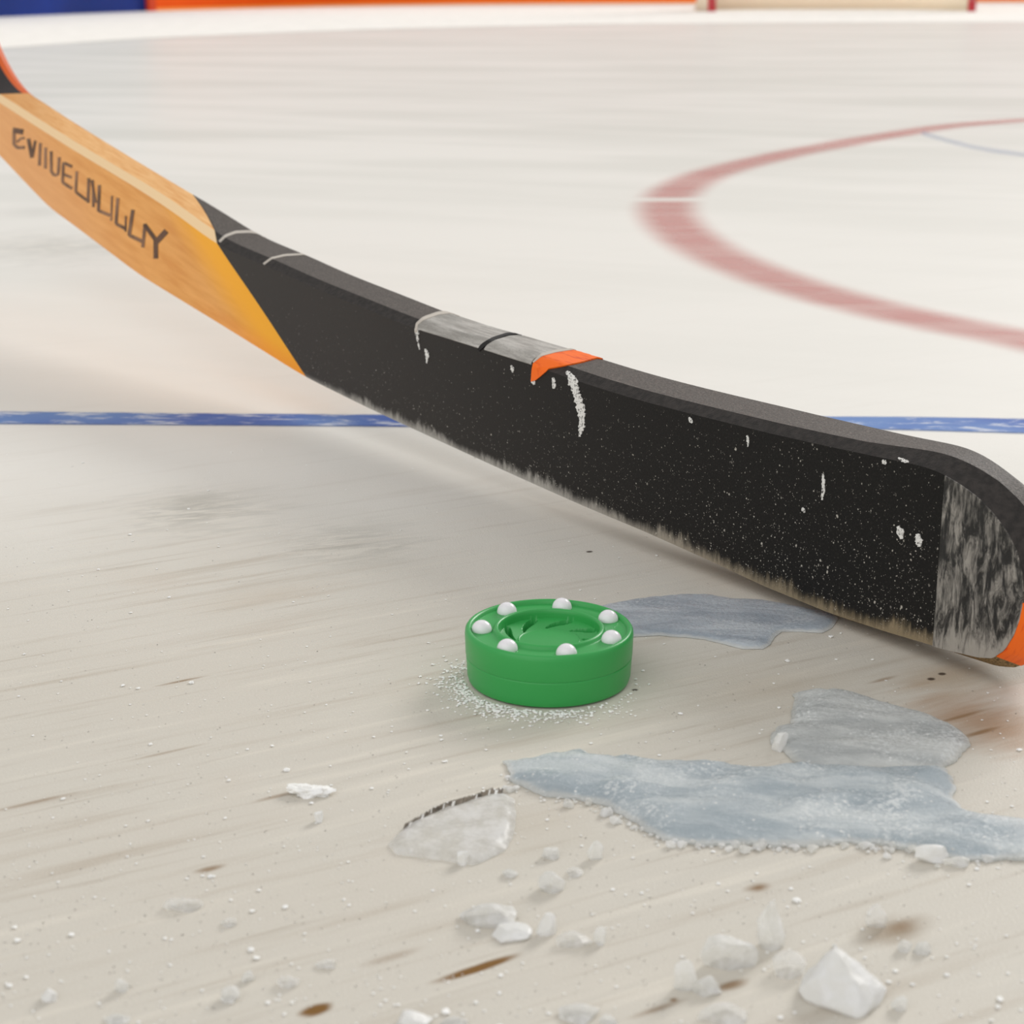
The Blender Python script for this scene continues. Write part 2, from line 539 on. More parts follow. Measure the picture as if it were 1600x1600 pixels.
# boards : ground polyline through the pixels of their lower edge
bpx = [(-420, 46), (-200, 35), (0, 27), (120, 22), (228, 18.0)]
opx = [(228, 18.0), (380, 13), (520, 9.5), (700, 7.0), (900, 5.5), (1100, 5), (1300, 4), (1600, 2.5), (1900, 2)]
bg_ = [gnd(*q)[:2] for q in bpx]
og_ = [gnd(*q)[:2] for q in opx]


def resample(P, n):
    P = np.array(P)
    t = np.r_[0, np.cumsum(np.hypot(*np.diff(P, axis=0).T))]
    q = np.linspace(0, t[-1], n)
    return np.c_[np.interp(q, t, P[:, 0]), np.interp(q, t, P[:, 1])]


def wall_along(name, P, z0, z1, th, mat, parent, push=0.0):
    P = resample(P, 30)
    d = np.gradient(P, axis=0)
    d /= np.hypot(*d.T)[:, None]
    nrm = np.c_[-d[:, 1], d[:, 0]]      # pointing away from the rink
    A = P + nrm * push
    B = A + nrm * th
    V, Fc = [], []
    for a, b in zip(A, B):
        V += [(a[0], a[1], z0), (a[0], a[1], z1), (b[0], b[1], z1), (b[0], b[1], z0)]
    for i in range(len(A) - 1):
        k = 4 * i
        for j in range(4):
            Fc.append((k + j, k + (j + 1) % 4, k + 4 + (j + 1) % 4, k + 4 + j))
    Fc += [(0, 3, 2, 1), tuple(len(V) - 4 + j for j in range(4))]
    return fix_normals(link_mesh(name, V, Fc, mat, parent))


bb = empty('rink_board', (bg_[2][0], bg_[2][1], 0), 'blue rink board along the far ice at the upper left corner', 'board')
wall_along('panel', bg_, 0, 1.1, .06, M['blueboard'], bb)
wall_along('cap_rail', bg_, 1.1, 1.16, .10, M['caprail'], bb, -.02)
ob = empty('rink_board', (og_[3][0], og_[3][1], 0), 'long orange rink board running behind the goal along the far ice', 'board')
wall_along('panel', og_, 0, 1.1, .06, M['orangeboard'], ob)
wall_along('cap_rail', og_, 1.1, 1.16, .10, M['caprail'], ob, -.02)
wall_along('kick_plate', og_, 0, .024, .012, M['kick'], ob, -.012)
wall_along('end_post', [tuple(np.array(og_[0]) + (np.array(og_[1]) - np.array(og_[0])) * t) for t in (0.0, .07)], 0, 1.1, .03, M['orangepost'], ob, -.03)

# frosted white band of ice in front of the boards
lpx = [(-420, 120), (-100, 88), (0, 76), (200, 62), (400, 53), (600, 46), (900, 39), (1200, 36), (1600, 35), (1900, 35)]
LB = resample([gnd(*q)[:2] for q in lpx], 60)
UB = resample(bg_[:-1] + og_, 60)
# match parameters by screen column so that the band never folds
UBx = np.array([proj((p[0], p[1], 0))[0] for p in UB]); LBx = np.array([proj((p[0], p[1], 0))[0] for p in LB])
cols = np.linspace(-400, 1880, 60)
LBi = [(np.interp(c, LBx, LB[:, 0]), np.interp(c, LBx, LB[:, 1])) for c in cols]
UBi = [(np.interp(c, UBx, UB[:, 0]), np.interp(c, UBx, UB[:, 1])) for c in cols]
bd = strip('frosted_border', LBi, UBi, .0015, M['border'], floor)
tag(bd, 'white frosted band of ice in front of the far boards')

# ------------------------------------------------------------------ goal
g1, g2 = gnd(1112, 18.5), gnd(1518, 18.5)
gc = (g1 + g2) / 2
goal = empty('hockey_goal', (gc[0], gc[1], 0), 'red framed hockey goal with cream net on the far ice', 'goal')


def tube(name, pts, r, mat, parent, seg=14, cap=True):
    pts = [np.array(p, float) for p in pts]
    V, Fc = [], []
    for i, p in enumerate(pts):
        t = pts[min(i + 1, len(pts) - 1)] - pts[max(i - 1, 0)]
        t /= np.linalg.norm(t)
        a = np.array([0, 0, 1.0]) if abs(t[2]) < .9 else np.array([1.0, 0, 0])
        u = np.cross(t, a); u /= np.linalg.norm(u)
        w = np.cross(t, u)
        for k in range(seg):
            q = 2 * math.pi * k / seg
            V.append(p + r * (math.cos(q) * u + math.sin(q) * w))
    for i in range(len(pts) - 1):
        for k in range(seg):
            a, b = i * seg + k, i * seg + (k + 1) % seg
            Fc.append((a, b, b + seg, a + seg))
    Fc += [tuple(range(seg)), tuple(range(len(V) - seg, len(V)))]
    return fix_normals(link_mesh(name, V, Fc, mat, parent))


GH = 1.22
for g in (g1, g2):
    tube('post', [(g[0], g[1], 0), (g[0], g[1], GH)], .032, M['red'], goal)
tube('crossbar', [(g1[0], g1[1], GH), (g2[0], g2[1], GH)], .024, M['red'], goal)
# ground outline of the net behind the posts, bulging sideways
W = (g2[0] - g1[0]) / 2
outl = []
for k in range(41):
    a = math.pi * k / 40
    ca, sa = math.cos(a), math.sin(a)
    outl.append((gc[0] - (W + .20 * sa ** .5) * math.copysign(abs(ca) ** .55, ca), gc[1] + 1.0 * sa ** .7))
tube('base_bar', [(x, y, .012) for x, y in outl], .012, M['net'], goal)
V, Fc = [], []
for j in range(3):
    z = [.0, .16, .32][j]
    for x, y in outl:
        s = 1 - .12 * z
        V.append((gc[0] + (x - gc[0]) * s, gc[1] + (y - gc[1]) * s - .03, z + .004))
for j in range(2):
    for i in range(40):
        a = j * 41 + i
        Fc.append((a, a + 1, a + 42, a + 41))
sk = link_mesh('net_skirt', V, Fc, M['net'], goal)
sk.modifiers.new('Solidify', 'SOLIDIFY').thickness = .008
V, Fc = [], []
NR = 22
for j in range(NR):
    z = .32 + (GH - .32) * j / (NR - 1)
    for x, y in outl:
        s = 1 - .12 * z
        back = (1 - .55 * ((z - .3) / .92) ** 2)
        V.append((gc[0] + (x - gc[0]) * s, gc[1] + (y - gc[1]) * s * back - .03, z))
for j in range(NR - 1):
    for i in range(40):
        a = j * 41 + i
        Fc.append((a, a + 1, a + 42, a + 41))
nt = link_mesh('net', V, Fc, M['net'], goal)
wf = nt.modifiers.new('Wireframe', 'WIREFRAME'); wf.thickness = .007

# ------------------------------------------------------------------ hockey stick
TOPF = np.array([(-80, 118), (0, 160), (31, 181), (109, 231), (219, 297), (281, 338), (342, 386), (413, 413.6), (480, 446), (559, 477), (649, 515), (750, 546), (831, 569), (912, 600), (1006, 628), (1100, 652),
                 (1250, 688), (1381, 716), (1459, 731), (1506, 759), (1530, 778), (1553, 802), (1575, 832), (1589, 860), (1597, 890), (1600, 920)], float)
BOTF = np.array([(-80, 172), (0, 243), (30, 275), (78, 325), (109, 347), (219, 430), (342, 505), (400, 541), (475, 588), (587, 643), (700, 695), (787, 735), (912, 791), (1006, 830), (1100, 872), (1194, 916),
                 (1294, 957), (1381, 986), (1475, 1014), (1530, 1027), (1552, 1028), (1570, 1016), (1585, 992), (1594, 968), (1599, 940), (1600, 922)], float)
BACK = np.array([(-60, 62), (0, 112), (40, 140), (70, 160), (130, 198), (200, 240), (260, 278), (330, 320), (400, 358), (500, 408), (600, 447), (700, 487), (800, 519), (900, 548), (1000, 576), (1100, 604), (1200, 627),
                 (1300, 650), (1400, 673), (1450, 686), (1500, 703), (1540, 723), (1580, 753), (1600, 776), (1640, 840)], float)
gaps = [(1553, 1035, .013), (1475, 1019, .009), (1381, 987, .0055), (1310, 963, .0045), (1194, 916, .006), (1006, 830, .012), (787, 735, .020), (587, 643, .027), (475, 588, .030)]
Q = np.array([gnd(*b) for b in gaps])
PC = np.polyfit(Q[:, 1], Q[:, 0], 2)
DC = np.polyder(PC)


def plan(Y):
    return np.array([np.polyval(PC, Y), Y])


def perp(Y):
    d = np.polyval(DC, Y)
    v = np.array([1, -d])
    return v / np.hypot(*v)


def zcol(Y, tab):
    X = np.polyval(PC, Y)
    def g(z):
        x, y = proj((X, Y, z))
        return np.interp(x, tab[:, 0], tab[:, 1]) - y
    return bisect(g, -.1, H)


def Ypx(px):       # plan point whose mid height shows in column px
    return bisect(lambda Y: px - proj((np.polyval(PC, Y), Y, .045 if px > 400 else .045 + (400 - px) * .00026))[0], .45, 2.2)


Y_tip, Y_end = Ypx(1599), Ypx(-6)
u_ = np.r_[np.linspace(0, 1, 60) ** 2.2 * .12, np.linspace(.12, 1, 110)[1:]]
YS = Y_tip + (Y_end - Y_tip) * u_
ZT = np.array([zcol(Y, TOPF) for Y in YS])
ZB = np.array([zcol(Y, BOTF) for Y in YS])
mid = (ZT[3] + ZB[3]) / 2
for i in range(3):
    k = (i + .6) / 3.6
    ZT[i] = mid + (ZT[3] - mid) * math.sqrt(k); ZB[i] = mid + (ZB[3] - mid) * math.sqrt(k)


def smooth(a, lo, n):
    a = a.copy()
    for _ in range(n):
        b = a.copy()
        b[lo:-1] = (a[lo - 1:-2] + 2 * a[lo:-1] + a[lo + 1:]) / 4
        a = b
    return a


ZT = smooth(ZT, 28, 14); ZB = smooth(ZB, 70, 6)
SS = np.r_[0, np.cumsum(np.hypot(np.diff(YS), np.diff(np.polyval(PC, YS))))]    # metres from the toe


def normals(Z, sgn):
    ds, dz = np.gradient(SS), np.gradient(Z)
    n = np.c_[-dz, ds]
    n /= np.hypot(*n.T)[:, None]
    return n * sgn


NTp, NBp = normals(ZT, 1), normals(ZB, -1)
for _ in range(12):
    for A_ in (NTp, NBp):
        A_[1:-1] = (A_[:-2] + 2 * A_[1:-1] + A_[2:]) / 4
toe = np.clip((.10 - SS) / .10, 0, 1)
CT = .0042 + .0030 * toe          # outward bulge of the rim
CB = .0032 + .0055 * np.clip((.055 - SS) / .055, 0, 1)
D1 = .0065 + .006 * toe
TH = []
for Y, zt, c in zip(YS, ZT, CT):
    n = perp(Y); P = plan(Y)
    def gt(t):
        x, y = proj((P[0] + n[0] * t, P[1] + n[1] * t, zt + c))
        return np.interp(x, BACK[:, 0], BACK[:, 1]) - y
    TH.append(bisect(gt, .012, .07) + .004)
TH = np.array(TH)
i0 = int(np.argmax(SS > .16))
TH[:i0] = .030 + (TH[i0] - .030) * (SS[:i0] / SS[i0])
TH = smooth(TH, 2, 60)

NV = 16
TAGS = ['face'] * NV + ['cham'] + ['top'] * 5 + ['backcham', 'back', 'botback', 'bottom', 'botcham']


def section(Y):
    """closed loop of points round the stick at plan parameter Y; tags[k] names the face between k and k+1"""
    f = lambda a: np.interp(Y, YS, a)
    zt, zb, T, ct, cb, d1 = f(ZT), f(ZB), f(TH), f(CT), f(CB), f(D1)
    nt_, nb_ = np.array([f(NTp[:, 0]), f(NTp[:, 1])]), np.array([f(NBp[:, 0]), f(NBp[:, 1])])
    pr, P = perp(Y), plan(Y)
    tan = np.array([np.polyval(DC, Y), 1.0]); tan /= np.hypot(*tan)       # away from the toe
    L = []
    def add(depth, off, z):
        q = P + pr * depth + tan * off
        L.append((q[0], q[1], z))
    for k in range(NV + 1):
        add(0, 0, zb + (zt - zb) * k / NV)
    for k in range(6):
        add(d1 + (T - 2 * d1) * k / 5, ct * nt_[0], zt + ct * nt_[1])
    add(T, 0, zt)
    add(T, 0, zb)
    add(T - d1, cb * nb_[0], zb + cb * nb_[1])
    add(d1, cb * nb_[0], zb + cb * nb_[1])
    return L


NK = len(section(1.0))
assert NK == len(TAGS), (NK, len(TAGS))
# slanted joint between wood and black : plan parameter of the joint for each point of the loop
Yj_bot, Yj_top, Yj_back = Ypx(477), Ypx(344), Ypx(252)


def joint(k):
    if k <= NV:
        return Yj_bot + (Yj_top - Yj_bot) * k / NV
    if k <= NV + 6:
        return Yj_top + (Yj_back - Yj_top) * (k - NV) / 6
    if k == NV + 7:
        return Yj_back
    return Yj_bot


def loft(name, ya, yb, n, matmap, mats, parent, u0=None, caps=(True, True), spacing=None):
    """ya(k), yb(k): plan parameter of both ends for loop point k"""
    V, U, Fc, mi = [], [], [], []
    tt = spacing if spacing is not None else np.linspace(0, 1, n)
    rows = []
    for t in tt:
        row = []
        cache = {}
        for k in range(NK):
            Y = ya(k) + (yb(k) - ya(k)) * t
            key = round(Y, 7)
            if key not in cache:
                cache[key] = section(Y)
            V.append(cache[key][k])
            s = np.interp(Y, YS, SS)
            v = k / NV if k <= NV else (1 if k <= NV + 6 else 0)
            if NV < k <= NV + 6:
                v = (k - NV) / 6.0
            U.append((s if u0 is None else abs(s - np.interp(u0(k), YS, SS)), v))
            row.append(len(V) - 1)
        rows.append(row)
    for a, b in zip(rows, rows[1:]):
        for k in range(NK):
            k2 = (k + 1) % NK
            Fc.append((a[k], a[k2], b[k2], b[k]))
            mi.append(matmap.get(TAGS[k], 0))
    if caps[0]:
        Fc.append(tuple(rows[0])); mi.append(matmap.get('cap0', 0))
    if caps[1]:
        Fc.append(tuple(reversed(rows[-1]))); mi.append(matmap.get('cap1', 0))
    o = link_mesh(name, V, Fc, mats, parent, mi=mi, uvs=U, sharp=28)
    return fix_normals(o)


Yc = Ypx(1310)
stick = empty('hockey_stick', (plan(Yc)[0], Yc, 0), 'long hockey stick with scuffed black blade and lettered wooden shaft lying across the ice', 'hockey stick')
y_toe = YS[0]
blade = loft('blade', lambda k: y_toe, joint, 150,
             {'face': 0, 'cham': 3, 'top': 1, 'backcham': 1, 'back': 1, 'botback': 2, 'bottom': 2, 'botcham': 2, 'cap0': 1},
             [M['blade'], M['rim'], M['edge'], M['bevel']], stick, spacing=np.r_[np.linspace(0, 1, 60) ** 2 * .2, np.linspace(.2, 1, 100)[1:]])
tag(blade, 'black blade with ice specks and frosted bottom edge')
Y_w = Y_end
paddle = loft('shaft', joint, lambda k: Y_w, 90,
              {'face': 0, 'cham': 1, 'top': 2, 'backcham': 3, 'back': 3, 'botback': 3, 'bottom': 3, 'botcham': 3},
              [M['wood'], M['woodcham'], M['woodtop'], M['woodlow']], stick, u0=joint)
tag(paddle, 'wooden lower shaft, tan to yellow, with pale bevel')

# grip : the handle bends up from the end of the wooden section and leaves the frame
S0 = [np.array(p) for p in section(Y_w)]
topmid = S0[NV + 3]
tan0 = np.array([np.polyval(DC, Y_w), 1.0, 0]); tan0 /= np.linalg.norm(tan0)
rise0 = (S0[NV + 3] - np.array(section(Y_w - .05)[NV + 3]))
el0 = math.atan2(rise0[2], np.linalg.norm(rise0[:2]))
V, Fc, mi = [], [], []
rows = []
pos = topmid.copy()
el = el0
steps = [0] + [.0115] * 16 + [.05] * 12
for i, st in enumerate(steps):
    el = el0 + (math.radians(63) - el0) * min(1, i / 16)
    d = tan0 * math.cos(el) + np.array([0, 0, 1]) * math.sin(el)
    pos = pos + d * st
    hax = -tan0 * math.sin(el) + np.array([0, 0, 1]) * math.cos(el)
    h0 = -tan0 * math.sin(el0) * 0 + np.array([0, 0, 1])
    k = min(1, i / 16)
    row = []
    for p in S0:
        rel = p - topmid
        z = rel[2]
        side = rel - np.array([0, 0, z])
        hh = (h0 * (1 - k) + hax * k) if i < 16 else hax
        q = pos + side * (1 - .12 * k) + hh * z * (1 - .35 * k)
        V.append(q); row.append(len(V) - 1)
    rows.append(row)
for a, b in zip(rows, rows[1:]):
    for k in range(NK):
        k2 = (k + 1) % NK
        Fc.append((a[k], a[k2], b[k2], b[k]))
        mi.append(1 if (TAGS[k] in ('backcham', 'back') or (TAGS[k] == 'top' and k >= NV + 5)) else 0)
Fc += [tuple(rows[0]), tuple(reversed(rows[-1]))]
mi += [0, 0]
grip = fix_normals(link_mesh('grip', V, Fc, [M['grip'], M['griporange']], stick, mi=mi, sharp=28))
tag(grip, 'black upper shaft with orange edge bending upward')

# ---- marks on the stick: view rays meet the stick surface, marks are thin raised skins there
vv, ff = [], []
for o in (blade, paddle):
    b0 = len(vv)
    mw = o.matrix_world
    vv += [v.co.copy() for v in o.data.vertices]
    ff += [tuple(b0 + i for i in p.vertices) for p in o.data.polygons]
BV = BVHTree.FromPolygons(vv, ff)


def hit(px, py):
    for k in range(14):
        h = BV.ray_cast(Vector(EYE), Vector(ray(px, py + k * .8)).normalized())
        if h[0] is not None:
            nrm = h[1]
            if nrm.dot(Vector(ray(px, py))) > 0:
                nrm = -nrm
            return np.array(h[0]), np.array(nrm)
    return None


def skin(grid, mat, name, parent, h=.0005):
    """closed thin shell over a grid of (point, normal)"""
    n, m = len(grid), len(grid[0])
    V, Fc = [], []
    for lay in (0, 1):
        for r in grid:
            for p, nr in r:
                V.append(p + nr * (h if lay else -.0002))
    idx = lambda l, i, j: l * n * m + i * m + j
    for i in range(n - 1):
        for j in range(m - 1):
            Fc.append((idx(1, i, j), idx(1, i, j + 1), idx(1, i + 1, j + 1), idx(1, i + 1, j)))
            Fc.append((idx(0, i, j), idx(0, i + 1, j), idx(0, i + 1, j + 1), idx(0, i, j + 1)))
    for i in range(n - 1):
        for j in (0, m - 1):
            Fc.append((idx(0, i, j), idx(0, i + 1, j), idx(1, i + 1, j), idx(1, i, j)))
    for j in range(m - 1):
        for i in (0, n - 1):
            Fc.append((idx(0, i, j), idx(0, i, j + 1), idx(1, i, j + 1), idx(1, i, j)))
    return V, Fc


def polyline(pts, n):
    P = np.array(pts, float)
    t = np.r_[0, np.cumsum(np.hypot(*np.diff(P, axis=0).T))]
    q = np.linspace(0, t[-1], n)
    return np.c_[[np.interp(q, t, P[:, i]) for i in range(P.shape[1])]].T


def ribbons(name, strokes, mats, parent, h=.0004, jit=0.0):
    """strokes: list of (pixel polyline with width in third column, material index)"""
    V, Fc, mi = [], [], []
    for pts, m in strokes:
        n = max(4, int(np.hypot(*np.diff(np.array(pts)[:, :2], axis=0).T).sum() / (2 if jit else 4)) + 2)
        P = polyline(pts, n)
        T = np.gradient(P[:, :2], axis=0)
        T /= np.maximum(np.hypot(*T.T), 1e-6)[:, None]
        N = np.c_[-T[:, 1], T[:, 0]]
        grid = []
        for p, nr in zip(P, N):
            row = []
            if jit:
                p = p.copy()
                p[2] *= 1 + rnd.uniform(-jit, jit)
                p[0] += rnd.uniform(-jit, jit) * 1.6
            for e in (-.5, 0, .5):
                hh = hit(p[0] + nr[0] * p[2] * e, p[1] + nr[1] * p[2] * e)
                if hh is None:
                    break
                row.append(hh)
            if len(row) == 3:
                grid.append(row)
        if len(grid) < 2:
            continue
        v, f = skin(grid, None, None, None, h)
        b0 = len(V)
        V += v
        Fc += [tuple(b0 + i for i in q) for q in f]
        mi += [m] * len(f)
    return fix_normals(link_mesh(name, V, Fc, mats, parent, mi=mi, smooth=False))


def patch(name, left, right, mat, parent, n=14, m=16, h=.0006):
    A, B = polyline(left, m), polyline(right, m)
    grid = []
    for i in range(n):
        t = i / (n - 1)
        row = []
        for j in range(m):
            q = A[j] * (1 - t) + B[j] * t
            row.append(hit(q[0], q[1]) or row[-1])
        grid.append(row)
    V, Fc = skin(grid, None, None, None, h)
    return fix_normals(link_mesh(name, V, Fc, mat, parent, sharp=40))


tp = patch('tape', [(653, 515), (655, 505), (670, 496), (690, 491), (707, 488)], [(750, 545), (753, 540), (765, 531), (785, 524), (806, 521)], M['greytape'], blade)
tag(tp, 'worn grey tape band, wider of the two on the top edge')
tp = patch('tape', [(757, 547), (760, 541), (772, 533), (795, 526), (818, 524)], [(830, 570), (833, 563), (845, 555), (865, 549), (893, 546)], M['greytape'], blade)
tag(tp, 'worn grey tape band next to the orange stripe')
sm_ = ribbons('tape_seam', [([(749, 547, 5), (756, 540, 6), (770, 531, 5), (790, 524, 4), (815, 520, 4)], 0)], [M['seam']], blade, .0008)
tag(sm_, 'black gap line between the grey tape bands')
st_ = patch('tape_stripe', [(831, 596), (832, 580), (834, 567), (848, 557), (870, 551), (896, 547)], [(838, 594), (848, 586), (858, 577), (880, 573), (910, 567), (942, 558)], M['orange'], blade, 12, 22, .0008)
tag(st_, 'orange stripe wrapped over the top edge')
ribbons('hairline', [([(343, 378, 4), (352, 369, 4), (368, 363, 4), (390, 362, 4), (415, 366, 3)], 0)], [M['hairline']], blade, .0003)
ribbons('hairline', [([(412, 413, 3), (424, 404, 3), (445, 399, 3), (478, 397, 2.5)], 0)], [M['hairline']], blade, .0003)
ribbons('paint_edge', [([(651, 519, 3), (652, 508, 4), (662, 499, 5), (685, 491, 5), (718, 488, 3)], 0)], [M['hairline']], blade, .0009)
ribbons('paint_edge', [([(834, 568, 2), (846, 557, 4), (868, 551, 4), (900, 547, 2)], 0)], [M['hairline']], blade, .0011)
dr = ribbons('paint_drip', [([(886, 581, 4), (892, 588, 12), (897, 600, 13), (902, 617, 10), (907, 634, 12), (910, 655, 10), (909, 668, 9), (908, 675, 5), (906, 682, 3)], 0)], [M['chalk']], blade, .0004, .3)
tag(dr, 'long chalky white drip below the orange stripe')
for pts in ([(651, 514, 5), (653, 528, 4), (656, 546, 1)], [(665, 545, 2), (668, 553, 6), (667, 568, 1)], [(864, 590, 2), (866, 596, 6), (866, 607, 3)], [(830, 593, 2), (834, 597, 6), (835, 601, 2)],
            [(799, 571, 2), (801, 576, 5), (802, 582, 1)], [(1286, 740, 2), (1287, 750, 4), (1287, 766, 5), (1285, 781, 2)], [(1403, 822, 3), (1407, 830, 11), (1409, 842, 4)],
            [(1434, 834, 4), (1436, 844, 12), (1437, 854, 5)], [(1077, 652, 2), (1080, 657, 6), (1082, 661, 2)], [(1379, 719, 3), (1382, 722, 8), (1385, 725, 3)],
            [(1168, 680, 2), (1169, 688, 4), (1169, 698, 1)], [(1254, 793, 2), (1256, 797, 6), (1258, 801, 2)], [(1404, 716, 2), (1412, 720, 5), (1420, 722, 2)]):
    ribbons('paint_drip', [(pts, 0)], [M['chalk']], blade, .0004, .25)
# lettering, strokes read off the photograph
K = 1 / 5.3333
LT = []
def stroke(w, *pts, m=0):
    LT.append(([(x * K, 150 + y * K, w * K) for x, y in pts], m))
stroke(44, (108, 285), (195, 300), m=1); stroke(26, (120, 275), (118, 405), (150, 432), (208, 428)); stroke(18, (140, 385), (180, 350), (205, 352))
stroke(30, (238, 355), (268, 515)); stroke(22, (296, 372), (270, 510))
stroke(24, (338, 392), (330, 580)); stroke(24, (382, 430), (380, 605))
stroke(24, (428, 460), (428, 630), (456, 664), (486, 650), (496, 510))
stroke(24, (602, 590), (530, 555), (522, 720), (602, 772)); stroke(22, (526, 650), (598, 680))
stroke(22, (642, 628), (632, 800), (722, 868), (735, 860)); stroke(24, (742, 685), (735, 890)); stroke(20, (775, 700), (780, 925))
stroke(20, (765, 700), (800, 890)); stroke(26, (830, 742), (822, 955), (918, 995)); stroke(16, (935, 832), (928, 1040))
stroke(26, (984, 850), (968, 1065), (1052, 1108)); stroke(16, (1050, 1000), (1048, 1130))
stroke(30, (1110, 948), (1078, 1160), (1185, 1210)); stroke(26, (1210, 1065), (1192, 1262))
stroke(34, (1205, 1070), (1300, 1200), m=1); stroke(46, (1388, 1125), (1305, 1215), m=1); stroke(38, (1300, 1200), (1300, 1355), m=1)
lt = ribbons('lettering', LT, [M['ink'], M['inkdark']], paddle, .0003)
tag(lt, 'faded dark capital lettering on the wooden face')

# scuffed toe patch and orange toe rim
Yt = Ypx(1467)


def surf_patch(name, ya, yb, k0, k1, mat, h, n=26, v0=0.0):
    grid = []
    for t in np.linspace(0, 1, n):
        Y = ya + (yb - ya) * t ** 1.0
        S = section(Y)
        row = []
        pr = perp(Y)
        cen = np.mean([np.array(p) for p in S], axis=0)
        for k in range(k0, k1 + 1):
            p = np.array(S[k % NK])
            if k0 == 0 and k1 == NV:
                nrm = np.array([-pr[0], -pr[1], 0])
            else:
                nrm = p - cen; nrm -= 0
                nrm /= np.linalg.norm(nrm)
            row.append((p, nrm))
        grid.append(row)
    V, Fc = skin(grid, None, None, None, h)
    n_, m_ = len(grid), len(grid[0])
    U = []
    for lay in (0, 1):
        for i, t in enumerate(np.linspace(0, 1, n)):
            for j in range(m_):
                U.append((np.interp(ya + (yb - ya) * t, YS, SS), j / (m_ - 1)))
    return fix_normals(link_mesh(name, V, Fc, mat, blade, uvs=U, sharp=40))


tpch = surf_patch('toe_patch', YS[1], Yt, 0, NV, M['toe'], .0007, 60)
tag(tpch, 'grey scuffed patch on the rounded toe')
tor = surf_patch('toe_tape', YS[0], Ypx(1566), NK - 3, NK, M['orange'], .0006, 24)
tag(tor, 'orange tape under the rounded toe')

# ------------------------------------------------------------------ puck
pc = gnd(858, 978, .025)
PX, PY = pc[0], pc[1]
puck = empty('roller_puck', (PX, PY, 0), 'green plastic puck with white rolling balls standing on the ice', 'puck')
R = .0378
prof = [(0, .0008), (.030, .0008), (.0345, .0003), (.0362, .0010), (.0368, .0030), (.0373, .0117), (.03735, .0121), (.0371, .0124), (.03735, .0127), (.0375, .0131), (.0378, .0222), (.0376, .0238), (.0370, .0247), (.0362, .0250), (.0353, .0247),
        (.0349, .0238), (.0346, .0231), (.0335, .0229), (.0258, .0229), (.0252, .0232), (.0249, .0240), (.0244, .0246), (.0237, .0249), (.0230, .0247), (.0226, .0240), (.0224, .0226), (.0222, .0206)]
cone0 = (.0222, .0206); cone1 = (.0142, .0182)
for t in np.linspace(0, 1, 22)[1:]:
    prof.append((cone0[0] + (cone1[0] - cone0[0]) * t, cone0[1] + (cone1[1] - cone0[1]) * t))
prof += [(.0139, .0184), (.0136, .0186), (.0133, .0184), (.0128, .0183), (.0060, .0183), (0, .0183)]
NA = 336
V, Fc = [], []
for i, (r, z) in enumerate(prof):
    for a in range(NA):
        th = 2 * math.pi * a / NA
        zz = z
        if .0146 < r < .0219:
            t = (r - .0142) / (.0222 - .0142)          # 0 inside .. 1 outside
            for q in range(8):
                c0 = 2 * math.pi * q / 8 + .30
                d = (th - c0 - .62 * (1 - t) ** 1.4 + math.pi) % (2 * math.pi) - math.pi
                wdt = .175 * math.sin(math.pi * min(1, max(0, t))) ** .7 * (.55 + .6 * t)
                if abs(d) < wdt:
                    zz -= .0042 * min(1, (wdt - abs(d)) / .045)
        V.append((PX + r * math.cos(th), PY + r * math.sin(th), zz))
for i in range(len(prof) - 1):
    for a in range(NA):
        b = (a + 1) % NA
        Fc.append((i * NA + a, i * NA + b, (i + 1) * NA + b, (i + 1) * NA + a))
body = link_mesh('puck_body', V, Fc, M['green'], puck, sharp=50)
bm = bmesh.new(); bm.from_mesh(body.data)
bmesh.ops.remove_doubles(bm, verts=bm.verts, dist=1e-6)
bmesh.ops.recalc_face_normals(bm, faces=bm.faces)
bm.to_mesh(body.data); bm.free()
bm = bmesh.new()
bmesh.ops.create_icosphere(bm, subdivisions=4, radius=.0046)
for v in bm.verts:
    if v.co.z < 0: v.co.z *= .25
me = bpy.data.meshes.new('ball'); bm.to_mesh(me); bm.free()
me.materials.append(M['ball'])
me.polygons.foreach_set('use_smooth', [True] * len(me.polygons))
for q in range(7):
    th = math.radians(77.5 - 51.43 * q)
    b = bpy.data.objects.new('ball', me)
    C.objects.link(b)
    b.parent = puck
    b.location = (.0302 * math.cos(th), .0302 * math.sin(th), .0231)


# ------------------------------------------------------------------ flat ice pieces
def roughen(P, amp, freq, step, seed):
    out = []
    P = [np.array(p, float) for p in P]
    for i, p in enumerate(P):
        q = P[(i + 1) % len(P)]
        L = np.hypot(*(q - p))
        n = max(1, int(L / step))
        nr = np.array([-(q - p)[1], (q - p)[0]]) / max(L, 1e-9)
        for k in range(n):
            b = p + (q - p) * k / n
            d = mn.fractal(Vector((b[0] * freq + seed, b[1] * freq, seed)), 1.0, 2.0, 3) * amp
            out.append(b + nr * d)
    return out


